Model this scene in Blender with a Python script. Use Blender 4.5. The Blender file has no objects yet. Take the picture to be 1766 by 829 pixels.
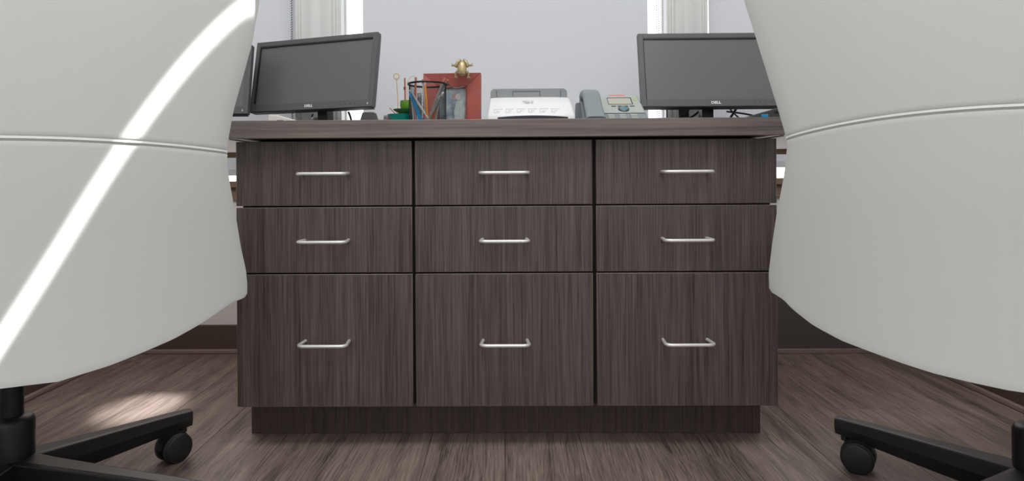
import bpy, bmesh, math, random
from mathutils import Vector, Matrix
random.seed(7)
S = bpy.context.scene
COL = S.collection
R = math.radians

# ---------------------------------------------------------------- camera
F_PX, CX, CY, CAM_H = 1050.0, 861.0, 300.0, 0.634
cam = bpy.data.cameras.new('camera')
camo = bpy.data.objects.new('camera', cam); COL.objects.link(camo)
cam.sensor_fit = 'HORIZONTAL'; cam.sensor_width = 36.0
cam.lens = F_PX / 1766.0 * 36.0
cam.shift_x = (883.0 - CX) / 1766.0
cam.shift_y = (CY - 414.5) / 1766.0
cam.clip_start = 0.02; cam.clip_end = 100
_y, _r = R(0.5), R(-0.35)
Fv = Vector((-math.sin(_y), math.cos(_y), 0)); Rv = Vector((math.cos(_y), math.sin(_y), 0)); Uv = Vector((0, 0, 1))
R2 = Rv*math.cos(_r) + Uv*math.sin(_r); U2 = -Rv*math.sin(_r) + Uv*math.cos(_r)
m = Matrix((R2, U2, -Fv)).transposed().to_4x4(); m.translation = (0, 0, CAM_H)
camo.matrix_world = m
S.camera = camo

# ---------------------------------------------------------------- world, lights, exposure
w = bpy.data.worlds.new('world'); S.world = w; w.use_nodes = True
bg = w.node_tree.nodes['Background']
bg.inputs[0].default_value = (0.93, 0.96, 1.0, 1); bg.inputs[1].default_value = 2.7
S.view_settings.view_transform = 'Standard'; S.view_settings.look = 'None'
S.view_settings.gamma = 1.0; S.view_settings.use_curve_mapping = False
S.view_settings.exposure = 0.0

def area(name, loc, target, sx, sy, power, color=(1, 1, 1), spread=180, up=None):
    l = bpy.data.lights.new(name, 'AREA'); l.shape = 'RECTANGLE'; l.size = sx; l.size_y = sy
    l.energy = power; l.color = color; l.spread = R(spread)
    o = bpy.data.objects.new(name, l); COL.objects.link(o)
    z = (Vector(loc) - Vector(target)).normalized()
    if up is None: up = Vector((0, 1, 0)) if abs(z.z) > .9 else Vector((0, 0, 1))
    x = Vector(up).cross(z).normalized(); y = z.cross(x)
    mm = Matrix((x, y, z)).transposed().to_4x4(); mm.translation = loc
    o.matrix_world = mm
    return o
area('ceiling_lamp_light', (0, -1.0, 2.55), (0, -1.0, 0), 1.9, 1.2, 14, (.97, .99, 1))
area('ceiling_lamp_light', (0, 0.55, 2.55), (0, 0.55, 0), 1.9, 0.6, 25, (.97, .99, 1))
area('rear_fill_light', (0, -2.40, 1.45), (0, 1.4, 0.95), 2.4, 1.3, 10, (.95, .98, 1))  # added fill from behind the camera; the wall there has no window

# hub positions and headings of the two chairs (world)
HUB_L, ANG_L = (-.94, 1.15), R(-41)
HUB_R, ANG_R = (.945, 1.09), R(-144)

# thin beam lamp added to throw the sun streak on the left chair
def chair_pt(hub, ang, b, s, z):
    return Vector((hub[0] + math.cos(ang)*b - math.sin(ang)*s, hub[1] + math.sin(ang)*b + math.cos(ang)*s, z))
_A = chair_pt(HUB_L, ANG_L, .331, .319, .973); _M = chair_pt(HUB_L, ANG_L, .349, .083, .675); _B = chair_pt(HUB_L, ANG_L, .328, -.069, .393)
_t = (chair_pt(HUB_L, ANG_L, -1, 0, -2.77) - chair_pt(HUB_L, ANG_L, 0, 0, 0)).normalized()
_n = (_M - _A).cross(_B - _A).normalized()
_e = _n.cross(_t).normalized(); _t = _e.cross(_n).normalized() * (1 if _e.cross(_n).dot(_t) > 0 else -1)
_a, _b = (_A - _M).dot(_e), (_B - _M).dot(_e)
_b += (_b - _a)*.22; _a += (_a - _b)*.0
_lc = _M + _e*(_a + _b)/2 - _t*.95
area('sun_streak_beam', _lc, _lc + _t, 0.0060, abs(_a - _b), .17, (1, .99, .97), spread=.8, up=_e)
def spot(name, loc, target, angle, power, color, rad=.02):
    l = bpy.data.lights.new(name, 'SPOT'); l.energy = power; l.spot_size = R(angle); l.spot_blend = 1.0; l.color = color; l.shadow_soft_size = rad
    o = bpy.data.objects.new(name, l); COL.objects.link(o); o.location = loc
    o.rotation_euler = (Vector(target) - Vector(loc)).to_track_quat('-Z', 'Y').to_euler()
spot('knee_space_fill', (-1.02, 1.98, .68), (-1.0, 1.66, 0), 20, 75, (1, .97, .96))  # spot added for the glow on the floor, no fixture under the desk
area('knee_space_fill', (-.98, 1.80, .695), (-.98, 1.75, 0), .6, .3, 1.7, (1, .90, .86))  # added fill to brighten the floor under the desk
area('knee_space_fill', (-1.0, 2.02, .50), (-.92, 1.6, .72), .5, .03, .45, (1, .95, .93))  # added uplight for the pale counter underside
area('knee_space_fill', (1.0, 2.02, .50), (.92, 1.6, .72), .5, .03, .45, (1, .97, .95))  # matching added uplight on the right
area('knee_space_fill', (.98, 1.80, .695), (.98, 1.75, 0), .6, .3, 1.5, (1, .93, .90))  # matching added floor fill on the right

# ---------------------------------------------------------------- materials
def newmat(name):
    mt = bpy.data.materials.new(name); mt.use_nodes = True
    nt = mt.node_tree; b = nt.nodes['Principled BSDF']
    return mt, nt, b
def plain(name, col, rough=.5, metal=0, spec=.5, noise=0.0, nscale=40, bump=0.0, bscale=200, **kw):
    mt, nt, b = newmat(name)
    b.inputs['Base Color'].default_value = (*col, 1); b.inputs['Roughness'].default_value = rough
    b.inputs['Metallic'].default_value = metal; b.inputs['Specular IOR Level'].default_value = spec
    for k, v in kw.items(): b.inputs[k.replace('_', ' ')].default_value = v
    if noise or bump: tc = nt.nodes.new('ShaderNodeTexCoord')
    if noise:
        n = nt.nodes.new('ShaderNodeTexNoise'); n.inputs['Scale'].default_value = nscale; n.inputs['Detail'].default_value = 4
        nt.links.new(tc.outputs['Object'], n.inputs['Vector'])
        r = nt.nodes.new('ShaderNodeMapRange'); r.inputs[3].default_value = 1-noise; r.inputs[4].default_value = 1+noise
        nt.links.new(n.outputs[0], r.inputs[0])
        v = nt.nodes.new('ShaderNodeVectorMath'); v.operation = 'SCALE'; v.inputs[0].default_value = col
        nt.links.new(r.outputs[0], v.inputs['Scale']); nt.links.new(v.outputs[0], b.inputs['Base Color'])
    if bump:
        n2 = nt.nodes.new('ShaderNodeTexNoise'); n2.inputs['Scale'].default_value = bscale; n2.inputs['Detail'].default_value = 3
        nt.links.new(tc.outputs['Object'], n2.inputs['Vector'])
        bp = nt.nodes.new('ShaderNodeBump'); bp.inputs['Strength'].default_value = bump; bp.inputs['Distance'].default_value = .002
        nt.links.new(n2.outputs[0], bp.inputs['Height']); nt.links.new(bp.outputs[0], b.inputs['Normal'])
    return mt
def wood(name, dark, light, fine, broad, rough=.42, seedscale=13.0, bump=.08, contrast=(.3, .7), spec=.4, warp=0.0, mixf=.42):
    """streaked wood print: `fine` and `broad` are noise scales per axis"""
    mt, nt, b = newmat(name)
    N = nt.nodes.new; L = nt.links.new
    tc = N('ShaderNodeTexCoord'); oi = N('ShaderNodeObjectInfo')
    mul = N('ShaderNodeMath'); mul.operation = 'MULTIPLY'; mul.inputs[1].default_value = seedscale; L(oi.outputs['Random'], mul.inputs[0])
    add = N('ShaderNodeVectorMath'); add.operation = 'ADD'; L(tc.outputs['Object'], add.inputs[0]); L(mul.outputs[0], add.inputs[1])
    src = add
    if warp:
        wn = N('ShaderNodeTexNoise'); wn.inputs['Scale'].default_value = 3.0; L(add.outputs[0], wn.inputs['Vector'])
        ws = N('ShaderNodeVectorMath'); ws.operation = 'SCALE'; ws.inputs['Scale'].default_value = warp; L(wn.outputs['Color'], ws.inputs[0])
        wa = N('ShaderNodeVectorMath'); wa.operation = 'ADD'; L(add.outputs[0], wa.inputs[0]); L(ws.outputs[0], wa.inputs[1]); src = wa
    def layer(sc, det, rg=.5):
        mp = N('ShaderNodeVectorMath'); mp.operation = 'MULTIPLY'; mp.inputs[1].default_value = sc; L(src.outputs[0], mp.inputs[0])
        n = N('ShaderNodeTexNoise'); n.inputs['Scale'].default_value = 1; n.inputs['Detail'].default_value = det; n.inputs['Roughness'].default_value = rg
        L(mp.outputs[0], n.inputs['Vector']); return n
    a = layer(fine, 3, .6); c = layer(broad, 2)
    mx = N('ShaderNodeMix'); mx.data_type = 'FLOAT'; mx.inputs[0].default_value = mixf; L(a.outputs[0], mx.inputs[2]); L(c.outputs[0], mx.inputs[3])
    rp = N('ShaderNodeValToRGB'); rp.color_ramp.elements[0].position = contrast[0]; rp.color_ramp.elements[1].position = contrast[1]
    rp.color_ramp.elements[0].color = (*dark, 1); rp.color_ramp.elements[1].color = (*light, 1)
    L(mx.outputs[0], rp.inputs[0]); L(rp.outputs[0], b.inputs['Base Color'])
    bp = N('ShaderNodeBump'); bp.inputs['Strength'].default_value = bump; bp.inputs['Distance'].default_value = .001
    L(a.outputs[0], bp.inputs['Height']); L(bp.outputs[0], b.inputs['Normal'])
    b.inputs['Roughness'].default_value = rough; b.inputs['Specular IOR Level'].default_value = spec
    return mt

M = {}
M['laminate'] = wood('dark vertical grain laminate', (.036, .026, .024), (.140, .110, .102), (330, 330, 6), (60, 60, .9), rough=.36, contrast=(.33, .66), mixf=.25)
M['laminate_edge'] = plain('laminate edge band', (.17, .145, .135), .4)
M['counter'] = wood('horizontal grain laminate', (.085, .070, .063), (.215, .180, .165), (4, 60, 190), (1.2, 12, 45), rough=.38, contrast=(.32, .66))
M['floor'] = wood('oak plank vinyl', (.052, .037, .031), (.300, .235, .202), (260, 9, 260), (26, 1.6, 26), rough=.42, bump=.6, contrast=(.32, .68), warp=.035, seedscale=29)
M['subfloor'] = plain('subfloor', (.02, .015, .013), .8)
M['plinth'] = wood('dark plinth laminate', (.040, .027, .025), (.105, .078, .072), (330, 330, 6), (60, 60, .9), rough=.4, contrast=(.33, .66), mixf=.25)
M['dark_gap'] = plain('carcass interior', (.012, .009, .009), .7)
M['melamine'] = plain('white melamine', (.72, .70, .67), .5)
M['leather'] = plain('white leather', (.69, .715, .69), .42, spec=.35, bump=.05, bscale=420, noise=.012, nscale=4)
M['wall'] = plain('wall paint', (.74, .73, .72), .7, noise=.01, nscale=5)
M['ceiling'] = plain('ceiling paint', (.85, .85, .84), .8)
M['painted'] = plain('white painted trim', (.76, .765, .75), .38)
M['brownwood'] = wood('brown stained trim', (.16, .10, .062), (.27, .18, .115), (5, 60, 60), (1, 9, 9), rough=.5)
M['base_brown'] = plain('brown baseboard', (.085, .056, .045), .5, noise=.05)
M['shoe'] = plain('taupe shoe moulding', (.24, .185, .16), .5)
M['panel_dark'] = plain('dark taupe panel', (.085, .072, .070), .6, noise=.03)
M['nickel'] = plain('satin nickel', (.80, .79, .78), .38, metal=.55)
M['black_plastic'] = plain('black plastic', (.012, .012, .013), .42)
M['black_soft'] = plain('black nylon', (.016, .016, .017), .5, bump=.05)
M['grey_rubber'] = plain('grey caster tread', (.06, .058, .056), .55)
M['bezel'] = plain('monitor bezel', (.105, .105, .110), .42, spec=.5)
M['bezel_dark'] = plain('monitor underside', (.02, .02, .022), .4)
M['screen'] = plain('dark matte screen', (.125, .132, .136), .33, spec=.6)
M['white_print'] = plain('white print', (.85, .85, .86), .5)
M['black_metal'] = plain('black wire', (.02, .02, .024), .38, metal=.4)
M['red_wood'] = plain('red painted wood', (.36, .085, .065), .42, noise=.06, nscale=12)
M['red_dark'] = plain('dark red wood', (.20, .030, .022), .45)
M['brass'] = plain('aged brass', (.46, .37, .20), .38, metal=.55, noise=.25, nscale=90)
M['scan_white'] = plain('white device plastic', (.82, .82, .83), .35)
M['scan_grey'] = plain('grey device plastic', (.24, .25, .26), .4)
M['scan_mark'] = plain('faint grey print', (.52, .53, .55), .5)
M['phone_grey'] = plain('blue grey phone plastic', (.23, .27, .28), .42)
M['phone_dark'] = plain('slate phone plastic', (.11, .125, .135), .4)
M['phone_silver'] = plain('silver phone fascia', (.47, .50, .47), .38, metal=.15)
M['phone_lcd'] = plain('phone display', (.48, .47, .40), .25)
M['phone_lens'] = plain('phone lamp red', (.78, .20, .20), .3)
M['phone_blue'] = plain('teal button', (.13, .24, .27), .35)
M['key_dark'] = plain('dark key', (.03, .035, .035), .4)
M['key_green'] = plain('green key mark', (.42, .55, .20), .5)
M['green'] = plain('green glazed cup', (.10, .25, .015), .3)
M['green2'] = plain('dark green leaf', (.06, .18, .055), .4, noise=.2)
M['teal'] = plain('teal bowl', (.0, .36, .29), .3)
M['orange'] = plain('orange pencil paint', (.75, .27, .03), .4)
M['blue'] = plain('blue ruler plastic', (.01, .28, .58), .35)
M['stick_red'] = plain('terracotta stick', (.44, .12, .07), .55)
M['stick_tan'] = plain('bamboo', (.62, .46, .28), .55)
M['pink'] = plain('pink pen', (.62, .34, .32), .4)
M['grey_pen'] = plain('grey pen', (.26, .25, .24), .35)
M['pale_pen'] = plain('pale grey pen', (.60, .60, .58), .3)
M['steel'] = plain('brushed steel', (.62, .61, .60), .3, metal=1.0, noise=.05)
M['cream'] = plain('cream plastic', (.70, .68, .63), .5)
M['speaker'] = plain('charcoal speaker plastic', (.045, .040, .042), .5)
M['grille'] = plain('grey grille cloth', (.12, .12, .13), .8, bump=.3, bscale=900)

def shade_mat():
    mt, nt, b = newmat('roller shade fabric')
    N = nt.nodes.new; L = nt.links.new
    out = nt.nodes['Material Output']
    d = N('ShaderNodeBsdfDiffuse'); d.inputs[0].default_value = (.74, .74, .75, 1)
    t = N('ShaderNodeBsdfTranslucent'); t.inputs[0].default_value = (.80, .80, .81, 1)
    mx = N('ShaderNodeMixShader'); mx.inputs[0].default_value = .52
    L(d.outputs[0], mx.inputs[1]); L(t.outputs[0], mx.inputs[2]); L(mx.outputs[0], out.inputs[0])
    tc = N('ShaderNodeTexCoord'); n = N('ShaderNodeTexNoise'); n.inputs['Scale'].default_value = 500; L(tc.outputs['Object'], n.inputs['Vector'])
    bp = N('ShaderNodeBump'); bp.inputs['Strength'].default_value = .05; bp.inputs['Distance'].default_value = .001
    L(n.outputs[0], bp.inputs['Height']); L(bp.outputs[0], d.inputs['Normal'])
    return mt
M['shade'] = shade_mat()
def glass_mat():
    mt, nt, b = newmat('window glass')
    N = nt.nodes.new; L = nt.links.new; out = nt.nodes['Material Output']
    t = N('ShaderNodeBsdfTransparent'); g = N('ShaderNodeBsdfGlossy'); g.inputs['Roughness'].default_value = .02
    fr = N('ShaderNodeFresnel'); fr.inputs[0].default_value = 1.45
    mx = N('ShaderNodeMixShader'); L(fr.outputs[0], mx.inputs[0]); L(t.outputs[0], mx.inputs[1]); L(g.outputs[0], mx.inputs[2]); L(mx.outputs[0], out.inputs[0])
    return mt
M['glass'] = glass_mat()
def lamp_mat():
    mt, nt, b = newmat('lamp diffuser'); b.inputs['Emission Color'].default_value = (1, .985, .96, 1); b.inputs['Emission Strength'].default_value = 1.5
    return mt
M['lamp'] = lamp_mat()
def photo_mat():
    mt, nt, b = newmat('faded blue grey photo print')
    N = nt.nodes.new; L = nt.links.new
    tc = N('ShaderNodeTexCoord'); n = N('ShaderNodeTexNoise'); n.inputs['Scale'].default_value = 28; n.inputs['Detail'].default_value = 6
    L(tc.outputs['Object'], n.inputs['Vector'])
    r = N('ShaderNodeValToRGB'); e = r.color_ramp.elements
    e[0].position = .34; e[0].color = (.10, .13, .17, 1); e[1].position = .72; e[1].color = (.46, .50, .52, 1)
    x = e.new(.5); x.color = (.22, .28, .32, 1)
    L(n.outputs[0], r.inputs[0]); L(r.outputs[0], b.inputs['Base Color']); b.inputs['Roughness'].default_value = .25
    return mt
M['photo'] = photo_mat()

# ---------------------------------------------------------------- mesh helpers
def tag(o, label=None, cat=None, group=None, kind=None):
    if label: o['label'] = label
    if cat: o['category'] = cat
    if group: o['group'] = group
    if kind: o['kind'] = kind
    return o
def thing(name, label, cat, loc=(0, 0, 0), rz=0, group=None):
    o = bpy.data.objects.new(name, None); COL.objects.link(o); o.location = loc; o.rotation_euler = (0, 0, rz)
    o.empty_display_size = .05
    return tag(o, label, cat, group)
def link(name, bm, mat, parent=None, smooth=False, bevel=0, seg=2, autosmooth=True, loc=None, rot=None):
    me = bpy.data.meshes.new(name)
    bmesh.ops.recalc_face_normals(bm, faces=bm.faces)
    bm.to_mesh(me); bm.free()
    if mat: me.materials.append(M[mat] if isinstance(mat, str) else mat)
    o = bpy.data.objects.new(name, me); COL.objects.link(o)
    if parent: o.parent = parent
    if loc: o.location = loc
    if rot: o.rotation_euler = rot
    if bevel:
        md = o.modifiers.new('bevel', 'BEVEL'); md.width = bevel; md.segments = seg; md.limit_method = 'ANGLE'; md.angle_limit = R(40); md.harden_normals = False
    if smooth:
        for p in me.polygons: p.use_smooth = True
        if autosmooth: 
            try: me.set_sharp_from_angle(angle=R(42))
            except Exception: pass
    return o
def B(): return bmesh.new()
def box(bm, x0, x1, y0, y1, z0, z1, mx=None):
    co = [(x0, y0, z0), (x1, y0, z0), (x1, y1, z0), (x0, y1, z0), (x0, y0, z1), (x1, y0, z1), (x1, y1, z1), (x0, y1, z1)]
    v = [bm.verts.new(mx @ Vector(c) if mx else c) for c in co]
    for f in ((3, 2, 1, 0), (4, 5, 6, 7), (0, 1, 5, 4), (1, 2, 6, 5), (2, 3, 7, 6), (3, 0, 4, 7)): bm.faces.new([v[i] for i in f])
    return bm
def bx(name, mat, x0, x1, y0, y1, z0, z1, parent=None, bevel=0, seg=2, **k):
    return link(name, box(B(), x0, x1, y0, y1, z0, z1), mat, parent, bevel=bevel, seg=seg, smooth=bevel > 0, **k)
def prism(bm, pts, axis, a, b):
    """polygon pts (2D) extruded along axis from a to b"""
    def P(p, t):
        return {'x': (t, p[0], p[1]), 'y': (p[0], t, p[1]), 'z': (p[0], p[1], t)}[axis]
    v0 = [bm.verts.new(P(p, a)) for p in pts]; v1 = [bm.verts.new(P(p, b)) for p in pts]
    bm.faces.new(v0); bm.faces.new(v1[::-1]); n = len(pts)
    for i in range(n): bm.faces.new([v0[i], v0[(i+1) % n], v1[(i+1) % n], v1[i]])
    return bm
def lathe(bm, prof, seg=32, mx=None, cap=True):
    rings = []
    for r, z in prof:
        ring = []
        for i in range(seg):
            a = 2*math.pi*i/seg; c = Vector((r*math.cos(a), r*math.sin(a), z))
            ring.append(bm.verts.new(mx @ c if mx else c))
        rings.append(ring)
    for a, b in zip(rings, rings[1:]):
        for i in range(seg): bm.faces.new([a[i], a[(i+1) % seg], b[(i+1) % seg], b[i]])
    if cap: bm.faces.new(rings[0][::-1]); bm.faces.new(rings[-1])
    return bm
def tube(bm, pts, r, seg=10, closed=False):
    pts = [Vector(p) for p in pts]; n = len(pts); rings = []; up = None
    for i, p in enumerate(pts):
        if closed: t = (pts[(i+1) % n] - pts[i-1]).normalized()
        else: t = (pts[min(i+1, n-1)] - pts[max(i-1, 0)]).normalized()
        if up is None: up = t.orthogonal().normalized()
        up = (up - t*up.dot(t)).normalized(); s = t.cross(up)
        rr = r[i] if isinstance(r, (list, tuple)) else r
        rings.append([bm.verts.new(p + (up*math.cos(a) + s*math.sin(a))*rr) for a in [2*math.pi*k/seg for k in range(seg)]])
    pr = list(zip(rings, rings[1:])) + ([(rings[-1], rings[0])] if closed else [])
    for a, b in pr:
        for k in range(seg): bm.faces.new([a[k], a[(k+1) % seg], b[(k+1) % seg], b[k]])
    if not closed: bm.faces.new(rings[0][::-1]); bm.faces.new(rings[-1])
    return bm
def ball(bm, c, r, sub=2, sc=(1, 1, 1)):
    g = bmesh.ops.create_icosphere(bm, subdivisions=sub, radius=r)
    for v in g['verts']: v.co = Vector((v.co.x*sc[0], v.co.y*sc[1], v.co.z*sc[2])) + Vector(c)
    return bm
def spline(pts, n=8):
    P = [Vector(p) for p in pts]; out = []
    for i in range(len(P)-1):
        a, b, c, d = P[max(i-1, 0)], P[i], P[i+1], P[min(i+2, len(P)-1)]
        for k in range(n):
            t = k/n
            out.append(.5*((2*b) + (c-a)*t + (2*a-5*b+4*c-d)*t*t + (3*b-a-3*c+d)*t**3))
    out.append(P[-1]); return out
def lerp_table(tab, x):
    if x <= tab[0][0]: return tab[0][1]
    for (a, fa), (b, fb) in zip(tab, tab[1:]):
        if x <= b: return fa + (fb-fa)*(x-a)/(b-a)
    return tab[-1][1]
def text(name, body, size, mat, parent, loc, rot, extrude=.0004, stretch=1.0, bold=.0):
    cu = bpy.data.curves.new(name, 'FONT'); cu.body = body; cu.size = size; cu.align_x = 'CENTER'; cu.align_y = 'CENTER'
    cu.extrude = extrude; cu.offset = bold; cu.resolution_u = 3
    tmp = bpy.data.objects.new('tmp', cu); COL.objects.link(tmp)
    dg = bpy.context.evaluated_depsgraph_get(); me = bpy.data.meshes.new_from_object(tmp.evaluated_get(dg))
    bpy.data.objects.remove(tmp)
    me.materials.clear(); me.materials.append(M[mat]); me.name = name
    o = bpy.data.objects.new(name, me); COL.objects.link(o); o.parent = parent; o.location = loc; o.rotation_euler = rot
    o.scale = (stretch, 1, 1)
    return o

# ================================================================ SETTING
XL, XR, YB, YF, ZC = -1.376, 1.376, 2.185, -2.5, 2.6
fl = tag(bx('floor', 'subfloor', XL-.1, XR+.1, YF-.1, YB+.1, -.06, -.004), kind='structure')
PW = .178
nx = int((XR-XL)/PW)+2; x = XL - .05
plank_meshes = {}
for i in range(nx):
    y = YF - random.random()*.9
    while y < YB + .02:
        y1 = y + 1.22
        a, b_ = max(y, YF), min(y1, YB+.03); x0, x1 = max(x, XL-.02), min(x+PW, XR+.02)
        if b_ - a > .02 and x1 - x0 > .01:
            o = bx('plank', 'floor', x0+.0004, x1-.0004, a+.0004, b_-.0004, -.0035, 0, fl, bevel=.0008, seg=1)
        y = y1
    x += PW
tag(bx('ceiling', 'ceiling', XL-.1, XR+.1, YF-.1, YB+.4, ZC, ZC+.08), kind='structure')
tag(bx('wall_left', 'wall', XL-.1, XL, YF-.1, YB+.35, -.06, ZC), kind='structure')
tag(bx('wall_right', 'wall', XR, XR+.1, YF-.1, YB+.35, -.06, ZC), kind='structure')
# wall behind the camera
tag(bx('wall_front', 'wall', XL-.1, XR+.1, YF-.1, YF, -.06, ZC), kind='structure')
# window wall: dado, lintel and two piers around three openings
SILL, HEAD = .600, 2.35
O = [(XL, -.752), (-.600, .600), (.722, XR)]
bm = B()
box(bm, XL, XR, YB, YB+.14, -.06, SILL); box(bm, XL, XR, YB, YB+.14, HEAD, ZC)
box(bm, -.745, -.598, YB+.02, YB+.14, SILL, HEAD); box(bm, .598, .722, YB+.02, YB+.14, SILL, HEAD)
tag(link('wall_back', bm, 'wall'), kind='structure')
# moulded casings on the piers
def casing(name, x0, x1, prof):
    bm = B()
    pts = [(x0, YB+.045)] + [(x0 + (x1-x0)*u, YB + .004 - .38*d) for u, d in prof] + [(x1, YB+.045)]
    prism(bm, pts, 'z', SILL+.016, HEAD+.05)
    tag(link(name, bm, 'painted', bevel=.0015, smooth=True), kind='structure')
PROF = [(0, .012), (.035, .018), (.07, .018), (.08, .005), (.13, .005), (.14, .022), (.30, .022), (.33, .030), (.45, .030), (.48, .020), (.58, .020), (.62, .028), (.80, .028), (.83, .006), (.88, .006), (.90, .020), (.95, .020), (.96, .010), (1, .010)]
casing('trim_1', -.752, -.585, PROF)
casing('trim_2', .584, .730, [(1-u, d) for u, d in PROF][::-1])
for n, (a, b_) in enumerate(O, 1):
    wn = bpy.data.objects.new('window_%d' % n, None); COL.objects.link(wn); wn.location = ((a+b_)/2, YB+.1, SILL); tag(wn, kind='structure')
    hw, H = (b_-a)/2, HEAD-SILL
    bm = B()
    for x0, x1, z0, z1 in ((-hw, -hw+.010, 0, H), (hw-.010, hw, 0, H), (-hw+.010, hw-.010, 0, .012), (-hw+.010, hw-.010, H-.04, H), (-hw+.010, hw-.010, H*.62, H*.62+.03)):
        box(bm, x0, x1, -.01, .03, z0, z1)
    link('window_frame', bm, 'painted', wn)
    bx('pane', 'glass', -hw+.008, hw-.008, .008, .012, .010, H*.62+.004, wn)
    bx('pane', 'glass', -hw+.008, hw-.008, .008, .012, H*.62+.026, H-.036, wn)
tag(bx('trim_3', 'brownwood', XL, XR, YB-.055, YB+.09, .592, .613, bevel=.002), kind='structure')   # window stool
tag(bx('trim_4', 'brownwood', XL, XR, YB-.018, YB, .545, .592, bevel=.002), kind='structure')       # apron
def baseboard(name, a, b_, c, d, sh):
    o = tag(bx(name, 'base_brown', a, b_, c, d, 0, .0985, bevel=.002), kind='structure')
    bx('shoe_moulding', 'shoe', *sh, 0.0, .0145, o, bevel=.003)
baseboard('baseboard_back', XL, XR, YB-.012, YB, (XL, XR, YB-.026, YB-.012))
baseboard('baseboard_left', XL, XL+.012, YF, YB, (XL+.012, XL+.026, YF, YB-.026))
baseboard('baseboard_right', XR-.012, XR, YF, YB, (XR-.026, XR-.012, YF, YB-.026))

# roller shades
def bead_chain(parent, x, y, z0, z1, dx, cm):
    bm = B()
    for s in (-1, 1):
        z = z0
        while z < z1:
            ball(bm, (x + s*dx, y, z + (.003 if s > 0 else 0)), .0023, 1); z += .0085
    a = [math.pi*k/6 for k in range(1, 6)]
    for t in a: ball(bm, (x + math.cos(t)*dx, y, z0 - math.sin(t)*dx), .0023, 1)
    return tag(link('bead_chain', bm, cm, parent), kind='stuff')
def shade(label, x0, x1, chain_x, y, dx=.0035, hem=.652, cm='steel'):
    t = thing('roller_shade', label, 'window shade', ((x0+x1)/2, y, 2.28), 0, 'roller shades in the window wall')
    hw = (x1-x0)/2; bot = hem + .022 - 2.28
    bx('shade_cloth', 'shade', -hw, hw, 0, .0012, bot, .0, t)
    bx('hem_bar', 'shade', -hw, hw, -.004, .005, bot-.022, bot, t, bevel=.003)
    link('roller_tube', lathe(B(), [(.02, -hw), (.02, hw)], 20, Matrix.Translation((0, .02, .005)) @ Matrix.Rotation(R(90), 4, 'Y')), 'painted', t, smooth=True)
    if chain_x is not None: bead_chain(t, chain_x-(x0+x1)/2, -.022, -1.46, 0, dx, cm)
shade('pale roller shade behind the left and far-left monitors', XL+.02, -.7575, -.7655, YB+.030, .0015, .634, 'phone_dark')
shade('wide pale roller shade filling the middle window above the scanner', -.513, .523, .5535, YB+.030, .0035, .652, 'phone_dark')
shade('pale roller shade at the right behind the right monitor', .744, XR-.02, None, YB+.030)

# ceiling lamps (outside the picture, they light the room)
for y, sy in ((-1.0, 1.2), (.55, .6)):
    t = thing('ceiling_lamp', 'flat white %s ceiling light panel above the room' % ('large' if sy > 1 else 'small'), 'ceiling lamp', (0, y, 2.6))
    bm = B()
    for q in ((-.98, .98, -sy/2-.03, -sy/2), (-.98, .98, sy/2, sy/2+.03), (-.98, -.95, -sy/2, sy/2), (.95, .98, -sy/2, sy/2)): box(bm, *q, -.04, 0)
    link('frame', bm, 'painted', t)
    bx('diffuser', 'lamp', -.95, .95, -sy/2, sy/2, -.03, -.02, t)

# ================================================================ DESK
ct = thing('countertop', 'long grey-brown wood grain countertop with pale underside spanning wall to wall', 'countertop', (0, 1.37, .7175))
bx('top_slab', 'counter', XL+.001, XR-.001, 0, .755, .0, .0405, ct, bevel=.0012)
bx('underside', 'melamine', XL+.001, -.622, .004, .70, -.003, 0, ct)
bx('underside', 'melamine', .628, XR-.001, .004, .70, -.003, 0, ct)
cl = thing('support_cleat', 'narrow brown wooden cleat under the countertop rear, left of the drawers', 'shelf support', (-1.0, 2.085, .7))
bx('cleat', 'brownwood', -.376, .37, 0, .03, -.004, .0139, cl, bevel=.001)
cl = thing('support_cleat', 'narrow brown wooden cleat under the countertop rear, right of the drawers', 'shelf support', (1.0, 2.085, .7))
bx('cleat', 'brownwood', -.37, .376, 0, .03, -.004, .0139, cl, bevel=.001)

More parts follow.
